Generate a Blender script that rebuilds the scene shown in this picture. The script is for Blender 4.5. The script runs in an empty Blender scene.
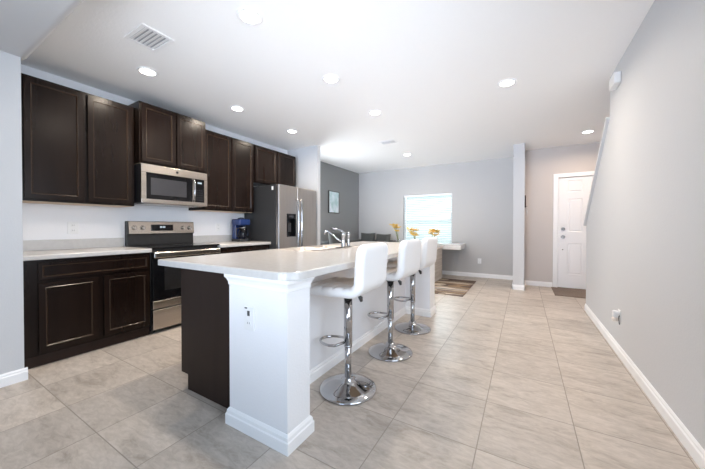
import bpy, bmesh, math, random
from mathutils import Vector, Matrix
random.seed(7)
R = math.radians
sc = bpy.context.scene
COL = sc.collection

# ------------------------------------------------------------------ camera, world, light, exposure
cam_d = bpy.data.cameras.new('camera')
cam = bpy.data.objects.new('camera', cam_d); COL.objects.link(cam)
cam_d.sensor_fit = 'HORIZONTAL'; cam_d.sensor_width = 36.0
cam_d.lens = 290.4 / 705.0 * 36.0
cam_d.shift_y = -4.6 / 705.0
cam_d.clip_start = 0.02
cam.location = (0, 0, 1.14)
cam.rotation_euler = (R(90 - 0.584), 0, R(30.54))
sc.camera = cam
sc.view_settings.view_transform = 'Standard'
sc.view_settings.look = 'None'
sc.view_settings.gamma = 1.0
sc.view_settings.use_curve_mapping = False
sc.view_settings.exposure = 1.06

world = bpy.data.worlds.new('sky'); sc.world = world
world.use_nodes = True
wn = world.node_tree.nodes; wl = world.node_tree.links
bg = wn['Background']
tc = wn.new('ShaderNodeTexCoord'); sx = wn.new('ShaderNodeSeparateXYZ'); cr = wn.new('ShaderNodeValToRGB')
wl.new(tc.outputs['Generated'], sx.inputs[0]); wl.new(sx.outputs['Z'], cr.inputs[0]); 
nz = wn.new('ShaderNodeTexNoise'); nz.inputs['Scale'].default_value = 9; nz.inputs['Detail'].default_value = 4
wl.new(tc.outputs['Generated'], nz.inputs['Vector'])
nr = wn.new('ShaderNodeValToRGB'); nr.color_ramp.elements[0].position = .40; nr.color_ramp.elements[0].color = (.80, .90, .93, 1); nr.color_ramp.elements[1].position = .58
wm = wn.new('ShaderNodeMix'); wm.data_type = 'RGBA'; wm.blend_type = 'MULTIPLY'; wm.inputs['Factor'].default_value = 1.0
wl.new(nz.outputs[0], nr.inputs[0]); wl.new(cr.outputs[0], wm.inputs['A']); wl.new(nr.outputs[0], wm.inputs['B']); wl.new(wm.outputs['Result'], bg.inputs['Color'])
cr.color_ramp.elements[0].position = 0.45; cr.color_ramp.elements[0].color = (0.80, 0.93, 0.95, 1)
cr.color_ramp.elements[1].position = 0.56; cr.color_ramp.elements[1].color = (0.88, 0.97, 1.0, 1)
bg.inputs['Strength'].default_value = 0.62

def area(name, loc, rot, sx_, sy_, power, col, parent=None):
    d = bpy.data.lights.new(name, 'AREA'); d.shape = 'RECTANGLE'; d.size = sx_; d.size_y = sy_
    d.energy = power; d.color = col
    o = bpy.data.objects.new(name, d); COL.objects.link(o); o.location = loc; o.rotation_euler = rot
    return o
# added fill from an unseen back opening; daylight through the far window
def gentle(o):
    """a broad soft source whose light fades slowly with distance"""
    o.data.use_nodes = True; n = o.data.node_tree.nodes; l = o.data.node_tree.links
    f = n.new('ShaderNodeLightFalloff'); f.inputs['Strength'].default_value = 1.0
    e = [k for k in n if k.type == 'EMISSION'][0]; l.new(f.outputs['Linear'], e.inputs['Strength'])
    return o
gentle(area('added_fill_behind', (-1.2, -3.55, 1.25), (R(90), 0, 0), 3.4, 2.1, 4.6, (0.42, 0.62, 1.0)))
# added fill from an unseen window put in the right wall
side = gentle(area('added_fill_side', (0.86, 0.55, 1.45), (R(90), 0, R(68)), 1.6, 1.5, 4.5, (0.72, 0.84, 1.0)))
side.data.spread = R(125)
area('daylight_window', (-2.07, 8.7, 3.1), (R(-50), 0, 0), 2.2, 1.8, 310, (0.88, 0.95, 1.0))
# added fill from an unseen window put behind the refrigerator end wall
area('added_fill_living', (-3.98, 4.84, 1.25), (R(90), 0, R(-90)), .62, 1.2, 19, (0.90, 0.95, 1.0))
# added unseen fill lamp, turned up to bounce off the kitchen ceiling
bounce = gentle(area('added_bounce_fill', (-0.9, -0.95, 0.95), (R(90 + 21), 0, R(8)), 1.6, .9, 3.75, (0.80, 0.88, 1.0)))
bounce.data.spread = R(80)
sc.cycles.diffuse_bounces = 10
sc.cycles.max_bounces = 14
LAMP_POWER = 5.3
LAMP_COL = (1.0, 0.86, 0.71)

# ------------------------------------------------------------------ materials
MATS = {}
def mat(name, col, rough=0.5, metal=0.0, noise=None, bump=None, **kw):
    """procedural principled material; noise=(scale, colour2, stretch xyz), bump=(scale, strength)"""
    m = bpy.data.materials.new(name); m.use_nodes = True
    n = m.node_tree.nodes; l = m.node_tree.links; p = n['Principled BSDF']
    p.inputs['Base Color'].default_value = (*col, 1); p.inputs['Roughness'].default_value = rough
    p.inputs['Metallic'].default_value = metal
    for k, v in kw.items(): p.inputs[k.replace('_', ' ')].default_value = v
    if noise or bump:
        t = n.new('ShaderNodeTexCoord')
    if noise:
        mp = n.new('ShaderNodeMapping'); mp.inputs['Scale'].default_value = noise[2] if len(noise) > 2 else (1, 1, 1)
        nt = n.new('ShaderNodeTexNoise'); nt.inputs['Scale'].default_value = noise[0]; nt.inputs['Detail'].default_value = 5
        rp = n.new('ShaderNodeValToRGB'); rp.color_ramp.elements[0].position = .32; rp.color_ramp.elements[1].position = .68
        rp.color_ramp.elements[0].color = (*col, 1); rp.color_ramp.elements[1].color = (*noise[1], 1)
        l.new(t.outputs['Object'], mp.inputs[0]); l.new(mp.outputs[0], nt.inputs['Vector']); l.new(nt.outputs[0], rp.inputs[0])
        l.new(rp.outputs[0], p.inputs['Base Color'])
    if bump:
        nb = n.new('ShaderNodeTexNoise'); nb.inputs['Scale'].default_value = bump[0]; nb.inputs['Detail'].default_value = 3
        bp = n.new('ShaderNodeBump'); bp.inputs['Strength'].default_value = bump[1]; bp.inputs['Distance'].default_value = .01
        l.new(t.outputs['Object'], nb.inputs['Vector']); l.new(nb.outputs[0], bp.inputs['Height']); l.new(bp.outputs[0], p.inputs['Normal'])
    MATS[name] = m
    return m

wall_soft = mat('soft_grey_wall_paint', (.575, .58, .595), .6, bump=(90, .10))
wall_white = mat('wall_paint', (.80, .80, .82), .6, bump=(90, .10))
wall_grey = mat('pale_grey_wall_paint', (.49, .48, .475), .6, bump=(90, .10))
wall_entry = mat('entry_wall_paint', (.58, .54, .515), .6, bump=(90, .10))
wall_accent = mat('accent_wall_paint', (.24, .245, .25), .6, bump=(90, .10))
ceil_white = mat('ceiling_paint', (.90, .90, .905), .7, bump=(60, .15))
trim_white = mat('trim_paint', (.86, .86, .87), .35)
espresso = mat('espresso_wood', (.0075, .0038, .0026), .27, noise=(9, (.0125, .0066, .0044), (1, 1, .12)), bump=(120, .02), Specular_IOR_Level=.19)
espresso_edge = mat('espresso_edge_highlight', (.030, .017, .010), .22, noise=(9, (.040, .023, .014), (1, 1, .12)), Specular_IOR_Level=.5)  # lighter brown for bevel faces: the highlight they catch, put into the colour
espresso_side = mat('espresso_panel', (.018, .0095, .0068), .42, noise=(9, (.024, .013, .0095), (1, 1, .12)), Specular_IOR_Level=.2)
maple = mat('maple_underside', (.54, .40, .27), .5, noise=(12, (.60, .46, .32), (1, .1, 1)))
laminate = mat('pale_laminate', (.57, .555, .54), .22, noise=(28, (.53, .515, .50)))
steel = mat('brushed_steel', (.44, .40, .365), .24, 1.0, noise=(30, (.50, .46, .42), (1, .03, 1)))
steel_dark = mat('fridge_steel', (.42, .39, .37), .38, 1.0, noise=(30, (.45, .42, .40), (1, 1, .03)))
chrome = mat('chrome', (.50, .50, .51), .06, 1.0, bump=(3, .01))
black_gloss = mat('black_glass', (.006, .006, .007), .06, noise=(3, (.008, .008, .009)), Specular_IOR_Level=.25)
black_matte = mat('black_enamel', (.012, .012, .013), .38, noise=(20, (.016, .016, .017)))
charcoal = mat('charcoal_casing', (.030, .030, .031), .42, bump=(250, .05))
mesh_window = mat('grey_mesh_glass', (.050, .050, .055), .18, noise=(260, (.035, .035, .04)))
leather = mat('white_leather', (.80, .80, .81), .38, bump=(160, .06))
plastic_white = mat('white_plastic', (.80, .80, .80), .35, noise=(5, (.78, .78, .78)))
plastic_dark = mat('dark_plastic', (.03, .03, .032), .4, noise=(8, (.04, .04, .042)))
blue_plastic = mat('blue_plastic', (.012, .030, .115), .22, noise=(6, (.016, .036, .13)))
fabric_grey = mat('dark_grey_fabric', (.065, .070, .072), .9, noise=(180, (.10, .105, .11)), bump=(300, .2))
fabric_cushion = mat('charcoal_cushion_fabric', (.050, .052, .050), .9, noise=(150, (.075, .078, .074)), bump=(300, .2))
wood_wash = mat('whitewashed_wood', (.46, .41, .36), .55, noise=(7, (.62, .57, .52), (.15, .15, 5)))
cream = mat('cream_lacquer', (.78, .70, .62), .3, noise=(6, (.80, .73, .66)))
white_lacquer = mat('white_lacquer', (.84, .84, .85), .12, noise=(4, (.82, .82, .83)))
petal = mat('golden_petal', (.60, .34, .035), .6, noise=(40, (.78, .56, .13)))
stem_mat = mat('stem_green', (.12, .17, .05), .6, noise=(30, (.18, .2, .07)))
brass = mat('satin_nickel', (.42, .39, .35), .22, 1.0, noise=(12, (.48, .45, .42)))
mat_brown = mat('brown_door_mat', (.17, .125, .10), .95, noise=(140, (.24, .19, .155)), bump=(300, .4))
dark_wood = mat('dark_brown_wood', (.03, .012, .008), .4, noise=(20, (.05, .02, .012), (1, 1, .2)))
vent_grey = mat('vent_shadow_grey', (.36, .36, .38), .7, noise=(9, (.38, .38, .40)))
gasket = mat('grey_gasket', (.06, .06, .06), .6, noise=(9, (.07, .07, .07)))

def glass(name, col=(1, 1, 1), rough=0.0):
    m = bpy.data.materials.new(name); m.use_nodes = True
    p = m.node_tree.nodes['Principled BSDF']
    p.inputs['Base Color'].default_value = (*col, 1); p.inputs['Roughness'].default_value = rough
    p.inputs['Transmission Weight'].default_value = 1.0; p.inputs['IOR'].default_value = 1.45
    return m
clear_glass = glass('clear_glass'); 
def thin_glass():
    m = bpy.data.materials.new('window_glass'); m.use_nodes = True
    n = m.node_tree.nodes; l = m.node_tree.links
    n.remove(n['Principled BSDF'])
    t = n.new('ShaderNodeBsdfTransparent'); t.inputs[0].default_value = (.95, .98, .98, 1)
    g = n.new('ShaderNodeBsdfGlossy'); g.inputs['Roughness'].default_value = .02
    f = n.new('ShaderNodeFresnel'); mx = n.new('ShaderNodeMixShader')
    l.new(f.outputs[0], mx.inputs[0]); l.new(t.outputs[0], mx.inputs[1]); l.new(g.outputs[0], mx.inputs[2])
    l.new(mx.outputs[0], n['Material Output'].inputs[0])
    return m
pane_glass = thin_glass()
carafe_glass = glass('smoked_glass', (.10, .10, .12))

def emit(name, col, s):
    m = bpy.data.materials.new(name); m.use_nodes = True
    n = m.node_tree.nodes; n.remove(n['Principled BSDF'])
    e = n.new('ShaderNodeEmission'); e.inputs[0].default_value = (*col, 1); e.inputs[1].default_value = s
    m.node_tree.links.new(e.outputs[0], n['Material Output'].inputs[0]); return m
lamp_lens = emit('lamp_lens', (1, .95, .88), 9.0)
digits = emit('display_digits', (.75, .9, 1.0), .45)

def slat_material():
    m = bpy.data.materials.new('blind_slat'); m.use_nodes = True
    n = m.node_tree.nodes; l = m.node_tree.links; p = n['Principled BSDF']
    p.inputs['Base Color'].default_value = (.88, .90, .90, 1); p.inputs['Roughness'].default_value = .4
    t = n.new('ShaderNodeBsdfTranslucent'); t.inputs[0].default_value = (.80, .90, .92, 1)
    mx = n.new('ShaderNodeMixShader'); mx.inputs[0].default_value = .30
    l.new(p.outputs[0], mx.inputs[1]); l.new(t.outputs[0], mx.inputs[2]); l.new(mx.outputs[0], n['Material Output'].inputs[0])
    return m
slat_mat = slat_material()

def floor_material():
    m = bpy.data.materials.new('stone_look_tile'); m.use_nodes = True
    n = m.node_tree.nodes; l = m.node_tree.links; p = n['Principled BSDF']; p.inputs['Specular IOR Level'].default_value = .32
    geo = n.new('ShaderNodeNewGeometry'); sp = n.new('ShaderNodeSeparateXYZ'); l.new(geo.outputs['Position'], sp.inputs[0])
    def mth(op, a, b=None):
        k = n.new('ShaderNodeMath'); k.operation = op
        for i, v in enumerate((a, b)):
            if v is None: continue
            if isinstance(v, (int, float)): k.inputs[i].default_value = v
            else: l.new(v, k.inputs[i])
        return k.outputs[0]
    cells = []; edges = []
    for ax, off, size in (('X', -0.205, .4575), ('Y', 0.655, .4720)):
        u = mth('DIVIDE', mth('SUBTRACT', sp.outputs[ax], off - 20 * size), size)
        fr = mth('FRACT', u); cells.append(mth('FLOOR', u))
        d = mth('MINIMUM', fr, mth('SUBTRACT', 1.0, fr)); edges.append(mth('MULTIPLY', d, size))
    e = mth('MINIMUM', edges[0], edges[1])
    gm = n.new('ShaderNodeMapRange'); gm.inputs['From Min'].default_value = .0015; gm.inputs['From Max'].default_value = .0035
    l.new(e, gm.inputs['Value'])
    cv = n.new('ShaderNodeCombineXYZ'); l.new(cells[0], cv.inputs[0]); l.new(cells[1], cv.inputs[1])
    wnz = n.new('ShaderNodeTexWhiteNoise'); wnz.noise_dimensions = '3D'; l.new(cv.outputs[0], wnz.inputs[0])
    # per-tile shift of the veining
    va = n.new('ShaderNodeVectorMath'); va.operation = 'SCALE'; va.inputs['Scale'].default_value = 9.0; l.new(wnz.outputs['Color'], va.inputs[0])
    vb = n.new('ShaderNodeVectorMath'); l.new(geo.outputs['Position'], vb.inputs[0]); l.new(va.outputs[0], vb.inputs[1])
    mp = n.new('ShaderNodeMapping'); mp.inputs['Rotation'].default_value = (0, 0, R(38)); mp.inputs['Scale'].default_value = (1.0, 2.6, 1)
    l.new(vb.outputs[0], mp.inputs[0])
    n1 = n.new('ShaderNodeTexNoise'); n1.inputs['Scale'].default_value = 3.1; n1.inputs['Detail'].default_value = 12; n1.inputs['Distortion'].default_value = .55
    n1.inputs['Roughness'].default_value = .70
    l.new(mp.outputs[0], n1.inputs['Vector'])
    r1 = n.new('ShaderNodeValToRGB'); q = r1.color_ramp
    q.elements[0].position = .33; q.elements[0].color = (.375, .325, .28, 1)
    q.elements[1].position = .62; q.elements[1].color = (.56, .50, .445, 1)
    x = q.elements.new(.46); x.color = (.50, .445, .39, 1)
    l.new(n1.outputs[0], r1.inputs[0])
    hs = n.new('ShaderNodeHueSaturation'); l.new(r1.outputs[0], hs.inputs['Color'])
    vr = n.new('ShaderNodeMapRange'); vr.inputs['To Min'].default_value = .90; vr.inputs['To Max'].default_value = 1.06; l.new(wnz.outputs['Value'], vr.inputs['Value'])
    l.new(vr.outputs[0], hs.inputs['Value'])
    mx = n.new('ShaderNodeMix'); mx.data_type = 'RGBA'; l.new(gm.outputs[0], mx.inputs['Factor'])
    mx.inputs['A'].default_value = (.30, .265, .23, 1)
    n2 = n.new('ShaderNodeTexNoise'); n2.inputs['Scale'].default_value = 13; n2.inputs['Detail'].default_value = 8; n2.inputs['Roughness'].default_value = .65; n2.inputs['Distortion'].default_value = .8
    l.new(mp.outputs[0], n2.inputs['Vector'])
    r2 = n.new('ShaderNodeValToRGB'); r2.color_ramp.elements[0].position = .34; r2.color_ramp.elements[0].color = (.80, .79, .78, 1); r2.color_ramp.elements[1].position = .62; r2.color_ramp.elements[1].color = (1.07, 1.07, 1.08, 1)
    l.new(n2.outputs[0], r2.inputs[0])
    ml = n.new('ShaderNodeMix'); ml.data_type = 'RGBA'; ml.blend_type = 'MULTIPLY'; ml.inputs['Factor'].default_value = .8
    l.new(hs.outputs[0], ml.inputs['A']); l.new(r2.outputs[0], ml.inputs['B']); l.new(ml.outputs['Result'], mx.inputs['B']); l.new(mx.outputs['Result'], p.inputs['Base Color'])
    rr = n.new('ShaderNodeMapRange'); rr.inputs['To Min'].default_value = .7; rr.inputs['To Max'].default_value = .40; l.new(gm.outputs[0], rr.inputs['Value'])
    l.new(rr.outputs[0], p.inputs['Roughness'])
    bp = n.new('ShaderNodeBump'); bp.inputs['Strength'].default_value = .35; bp.inputs['Distance'].default_value = .003
    l.new(gm.outputs[0], bp.inputs['Height']); l.new(bp.outputs[0], p.inputs['Normal'])
    return m
tile = floor_material()

def rug_material():
    m = bpy.data.materials.new('wavy_striped_rug'); m.use_nodes = True
    n = m.node_tree.nodes; l = m.node_tree.links; p = n['Principled BSDF']; p.inputs['Roughness'].default_value = .95
    t = n.new('ShaderNodeTexCoord'); mp = n.new('ShaderNodeMapping'); mp.inputs['Rotation'].default_value = (0, 0, R(-8))
    w = n.new('ShaderNodeTexNoise'); w.inputs['Scale'].default_value = 1.0; w.inputs['Detail'].default_value = 1.2; w.inputs['Distortion'].default_value = .9
    mp.inputs['Scale'].default_value = (.6, 2.3, 1)
    r = n.new('ShaderNodeValToRGB'); r.color_ramp.interpolation = 'CONSTANT'
    cols = [(0, (.26, .17, .10)), (.38, (.10, .065, .048)), (.46, (.50, .42, .33)), (.50, (.15, .11, .09)), (.56, (.30, .22, .15)), (.61, (.58, .50, .41)), (.66, (.22, .20, .19))]
    r.color_ramp.elements[0].color = (*cols[0][1], 1); r.color_ramp.elements[1].position = cols[1][0]; r.color_ramp.elements[1].color = (*cols[1][1], 1)
    for pos, c in cols[2:]:
        k = r.color_ramp.elements.new(pos); k.color = (*c, 1)
    l.new(t.outputs['Object'], mp.inputs[0]); l.new(mp.outputs[0], w.inputs['Vector']); l.new(w.outputs[0], r.inputs[0]); l.new(r.outputs[0], p.inputs['Base Color'])
    return m
rug_mat = rug_material()

def canvas_material():
    m = bpy.data.materials.new('pale_canvas'); m.use_nodes = True
    n = m.node_tree.nodes; l = m.node_tree.links; p = n['Principled BSDF']; p.inputs['Roughness'].default_value = .7
    t = n.new('ShaderNodeTexCoord'); nt = n.new('ShaderNodeTexNoise'); nt.inputs['Scale'].default_value = 6; nt.inputs['Detail'].default_value = 4
    r = n.new('ShaderNodeValToRGB'); q = r.color_ramp
    q.elements[0].position = .35; q.elements[0].color = (.42, .58, .60, 1); q.elements[1].position = .6; q.elements[1].color = (.70, .78, .84, 1)
    l.new(t.outputs['Object'], nt.inputs['Vector']); l.new(nt.outputs[0], r.inputs[0]); l.new(r.outputs[0], p.inputs['Base Color'])
    return m
canvas_mat = canvas_material()

# ------------------------------------------------------------------ geometry helpers
def new(): return bmesh.new()
def merge(bm, tmp):
    me = bpy.data.meshes.new('tmp'); tmp.to_mesh(me); tmp.free(); bm.from_mesh(me); bpy.data.meshes.remove(me)
def box(bm, x0, x1, y0, y1, z0, z1, bev=0.0, seg=2):
    t = new()
    bmesh.ops.create_cube(t, size=1, matrix=Matrix.Translation(((x0 + x1) / 2, (y0 + y1) / 2, (z0 + z1) / 2)) @ Matrix.Diagonal((abs(x1 - x0), abs(y1 - y0), abs(z1 - z0), 1)))
    if bev: bmesh.ops.bevel(t, geom=list(t.edges), offset=bev, segments=seg, profile=.5, affect='EDGES', clamp_overlap=True)
    merge(bm, t); return bm
def B(*a, **k): return box(new(), *a, **k)
def rod(bm, p0, p1, r0, r1=None, seg=20, caps=True):
    p0 = Vector(p0); p1 = Vector(p1); d = p1 - p0
    r1 = r0 if r1 is None else r1
    t = new(); q = d.to_track_quat('Z', 'Y').to_matrix().to_4x4()
    bmesh.ops.create_cone(t, cap_ends=caps, segments=seg, radius1=r0, radius2=r1, depth=d.length, matrix=Matrix.Translation((p0 + p1) / 2) @ q)
    for f in t.faces:
        if len(f.verts) == 4: f.smooth = True
    merge(bm, t); return bm
def tube(bm, pts, r, seg=10, closed=False, rads=None):
    pts = [Vector(p) for p in pts]; N = len(pts); t = new(); rings = []
    up = None
    for i, p in enumerate(pts):
        a = pts[(i - 1) % N] if (closed or i > 0) else p
        b = pts[(i + 1) % N] if (closed or i < N - 1) else p
        d = (b - a).normalized()
        if up is None: up = Vector((0, 0, 1)) if abs(d.z) < .9 else Vector((1, 0, 0))
        s = d.cross(up).normalized(); up = s.cross(d).normalized()
        rr = rads[i] if rads else r
        rings.append([t.verts.new(p + rr * (math.cos(2 * math.pi * k / seg) * s + math.sin(2 * math.pi * k / seg) * up)) for k in range(seg)])
    for i in range(N if closed else N - 1):
        A = rings[i]; Bq = rings[(i + 1) % N]
        for k in range(seg):
            f = t.faces.new((A[k], A[(k + 1) % seg], Bq[(k + 1) % seg], Bq[k])); f.smooth = True
    if not closed:
        t.faces.new(rings[0][::-1]); t.faces.new(rings[-1])
    bmesh.ops.recalc_face_normals(t, faces=list(t.faces))
    merge(bm, t); return bm
def lathe(bm, prof, cx=0, cy=0, seg=48, cap=True):
    t = new(); rings = []
    for r, z in prof:
        rings.append([t.verts.new((cx + r * math.cos(2 * math.pi * k / seg), cy + r * math.sin(2 * math.pi * k / seg), z)) for k in range(seg)])
    for A, Bq in zip(rings, rings[1:]):
        for k in range(seg):
            f = t.faces.new((A[k], A[(k + 1) % seg], Bq[(k + 1) % seg], Bq[k])); f.smooth = True
    if cap:
        t.faces.new(rings[0][::-1]); t.faces.new(rings[-1])
    bmesh.ops.recalc_face_normals(t, faces=list(t.faces))
    merge(bm, t); return bm
def prism(bm, poly, axis, a0, a1, bev=0.0):
    """poly: 2D points; axis 'x' -> (y,z), 'y' -> (x,z), 'z' -> (x,y)"""
    def P(u, v, a): return {'x': (a, u, v), 'y': (u, a, v), 'z': (u, v, a)}[axis]
    t = new(); A = [t.verts.new(P(u, v, a0)) for u, v in poly]; Bq = [t.verts.new(P(u, v, a1)) for u, v in poly]
    N = len(poly)
    for i in range(N): t.faces.new((A[i], A[(i + 1) % N], Bq[(i + 1) % N], Bq[i]))
    t.faces.new(A[::-1]); t.faces.new(Bq)
    bmesh.ops.recalc_face_normals(t, faces=list(t.faces))
    if bev: bmesh.ops.bevel(t, geom=list(t.edges), offset=bev, segments=2, profile=.5, affect='EDGES', clamp_overlap=True)
    merge(bm, t); return bm
def square_mould(bm, x0, x1, y0, y1, prof):
    """a moulding that runs round a rectangular post: prof = [(outward offset, z)...] bottom to top"""
    t = new(); rings = []
    for o, z in prof:
        rings.append([t.verts.new(p) for p in ((x0 - o, y0 - o, z), (x1 + o, y0 - o, z), (x1 + o, y1 + o, z), (x0 - o, y1 + o, z))])
    for A, Bq in zip(rings, rings[1:]):
        for k in range(4): t.faces.new((A[k], A[(k + 1) % 4], Bq[(k + 1) % 4], Bq[k]))
    t.faces.new(rings[0][::-1]); t.faces.new(rings[-1])
    bmesh.ops.recalc_face_normals(t, faces=list(t.faces)); merge(bm, t); return bm
def shaker(bm, y0, y1, z0, z1, xf, th=.02, rail=.055, dirx=1):
    """door or drawer front lying in a plane x = const, its face at xf looking towards dirx"""
    t = new(); xb = xf - th * dirx
    bmesh.ops.create_cube(t, size=1, matrix=Matrix.Translation(((xf + xb) / 2, (y0 + y1) / 2, (z0 + z1) / 2)) @ Matrix.Diagonal((th, y1 - y0, z1 - z0, 1)))
    t.normal_update()
    f = [f for f in t.faces if f.normal.x * dirx > .9][0]
    bmesh.ops.inset_region(t, faces=[f], thickness=.003, depth=.003)
    bmesh.ops.inset_region(t, faces=[f], thickness=rail, depth=0)
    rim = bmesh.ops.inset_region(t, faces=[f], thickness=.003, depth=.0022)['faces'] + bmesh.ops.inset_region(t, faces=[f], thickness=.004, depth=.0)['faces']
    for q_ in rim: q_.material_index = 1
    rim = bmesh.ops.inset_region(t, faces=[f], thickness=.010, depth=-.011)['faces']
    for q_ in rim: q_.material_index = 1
    merge(bm, t); return bm

def origin_of(o):
    v = Vector((0, 0, 0))
    while o is not None: v += o.location; o = o.parent
    return v
def obj(name, bm, m, parent=None, auto=False):
    me = bpy.data.meshes.new(name)
    if parent is not None: bmesh.ops.translate(bm, verts=list(bm.verts), vec=-origin_of(parent))
    bm.to_mesh(me); bm.free()
    o = bpy.data.objects.new(name, me); COL.objects.link(o)
    if m:
        me.materials.append(m)
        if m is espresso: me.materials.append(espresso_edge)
    if parent is not None: o.parent = parent
    if auto:
        for p in me.polygons: p.use_smooth = True
    return o
def thing(name, label, cat, loc=(0, 0, 0), group=None):
    o = bpy.data.objects.new(name, None); COL.objects.link(o); o.location = loc; o.empty_display_size = .1
    o['label'] = label; o['category'] = cat
    if group: o['group'] = group
    return o
def tag(o, label, cat, group=None):
    o['label'] = label; o['category'] = cat
    if group: o['group'] = group
    return o
def struct(name, bm, m, parent=None):
    o = obj(name, bm, m, parent)
    if parent is None: o['kind'] = 'structure'
    return o
def recentre(o):
    """put a single-mesh thing's origin at the foot of its mesh"""
    vs = [v.co for v in o.data.vertices]
    c = Vector(((min(v.x for v in vs) + max(v.x for v in vs)) / 2, (min(v.y for v in vs) + max(v.y for v in vs)) / 2, min(v.z for v in vs)))
    o.data.transform(Matrix.Translation(-c)); o.location = c; return o
def dup(root, loc, rotz=None, label=None, group=None):
    r = root.copy(); COL.objects.link(r); r.location = loc
    if rotz is not None: r.rotation_euler = (0, 0, rotz)
    if label: r['label'] = label
    if group: r['group'] = group
    for ch in list(root.children):
        c = ch.copy(); COL.objects.link(c); c.parent = r
        for g in list(ch.children):
            d = g.copy(); COL.objects.link(d); d.parent = c
    return r

# ------------------------------------------------------------------ room shell
ZC = 2.64            # kitchen ceiling
ZS = 2.39            # lower ceiling of the room behind the camera
XK = -4.0            # kitchen back wall
XL = -3.2            # left wall beside the camera
XR = 0.738           # right wall
YF = 7.13            # far wall
YE = 6.65            # entry wall
struct('floor', B(-4.2, 2.1, -3.7, 7.4, -.1, 0), tile)
struct('ceiling', B(-4.2, 2.1, .55, 7.4, ZC, ZC + .12), ceil_white)
# dropped ceiling with a rounded far edge
poly = [(-3.6, ZS)] + [(.604 + .055 * math.sin(R(a)), ZS + .055 * (1 - math.cos(R(a)))) for a in range(0, 91, 10)] + [(.659, ZC + .1), (-3.6, ZC + .1)]
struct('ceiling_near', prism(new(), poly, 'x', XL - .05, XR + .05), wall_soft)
struct('wall_left', B(-4.15, XL, -3.6, .612, 0, ZC + .05), wall_soft)
struct('wall_kitchen', B(XK - .12, XK, .612, 4.27, 0, ZC), wall_white)
struct('wall_fridge_end', B(XK - .1, -3.268, 4.27, 4.36, 0, ZC), wall_soft)
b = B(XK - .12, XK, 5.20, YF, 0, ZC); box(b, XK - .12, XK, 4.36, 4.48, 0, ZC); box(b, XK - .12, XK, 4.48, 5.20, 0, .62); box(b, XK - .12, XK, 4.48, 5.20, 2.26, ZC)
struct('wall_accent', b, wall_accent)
w4 = new()
for y0, y1 in ((4.48, 4.53), (5.15, 5.20)): box(w4, XK - .09, XK - .04, y0, y1, .62, 2.26)
box(w4, XK - .09, XK - .04, 4.53, 5.15, .62, .67); box(w4, XK - .09, XK - .04, 4.53, 5.15, 2.21, 2.26); box(w4, XK - .09, XK - .04, 4.53, 5.15, 1.42, 1.46)
struct('added_window_4', w4, trim_white)  # unseen window, added to brighten the far end of the room
WX0, WX1, WZ0, WZ1 = -2.68, -1.465, .66, 1.955
b = new()
box(b, XK - .12, WX0, YF, YF + .14, 0, ZC); box(b, WX1, .0, YF, YF + .14, 0, ZC)
box(b, WX0, WX1, YF, YF + .14, 0, WZ0); box(b, WX0, WX1, YF, YF + .14, WZ1, ZC)
struct('wall_far', b, wall_grey)
struct('wall_partition', B(-.17, .01, 6.05, YF, 0, ZC), wall_soft)
b = new(); box(b, .01, .55, YE, YE + .12, 0, ZC); box(b, 1.46, 2.0, YE, YE + .12, 0, ZC); box(b, .55, 1.46, YE, YE + .12, 2.06, ZC)
struct('wall_entry', b, wall_entry)
b = new()
prism(b, [(1.45, 0), (5.05, 0), (5.05, 1.175), (3.845, 2.215), (3.845, ZC), (1.45, ZC)], 'x', XR, XR + .12)
box(b, XR, XR + .12, -3.6, -.35, 0, ZC); box(b, XR, XR + .12, -.35, 1.45, 0, .66); box(b, XR, XR + .12, -.35, 1.45, 2.22, ZC)
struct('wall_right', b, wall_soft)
w3 = new()
for y0, y1 in ((-.35, -.30), (.525, .575), (1.40, 1.45)): box(w3, XR + .04, XR + .09, y0, y1, .66, 2.22)
box(w3, XR + .04, XR + .09, -.35, 1.45, .66, .71); box(w3, XR + .04, XR + .09, -.35, 1.45, 2.17, 2.22)
struct('added_window_3', w3, trim_white)  # unseen window, added to light the island from the right
struct('wall_stair_side', B(1.92, 2.04, 3.6, YE + .1, 0, ZC), wall_soft)
struct('wall_stair_end', B(XR + .12, 1.92, 3.60, 3.72, 0, ZC), wall_soft)
b = new(); box(b, XL, -2.95, -3.6, -3.48, 0, ZS); box(b, .55, XR, -3.6, -3.48, 0, ZS); box(b, -2.95, .55, -3.6, -3.48, 2.3, ZS)
struct('wall_back', b, wall_soft)
# unseen glazed opening, added for the fill light behind the camera
w2 = new()
for x0, x1 in ((-2.95, -2.89), (-1.23, -1.17), (.49, .55)): box(w2, x0, x1, -3.58, -3.5, 0, 2.3)
box(w2, -2.95, .55, -3.58, -3.5, 2.24, 2.3); box(w2, -2.95, .55, -3.58, -3.5, 0, .05)
struct('added_window_2', w2, trim_white)
# sloping stair cap and its end
dy, dz = 5.05 - 3.845, 1.175 - 2.215; L = math.hypot(dy, dz); nyv, nzv = -dz / L, dy / L
cap = [(3.83, 2.228), (5.075, 1.153), (5.075 + nyv * .035, 1.153 + nzv * .035), (3.83 + nyv * .035, 2.228 + nzv * .035)]
struct('trim_1', prism(new(), cap, 'x', XR - .028, XR + .148, .004), wall_soft)
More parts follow.
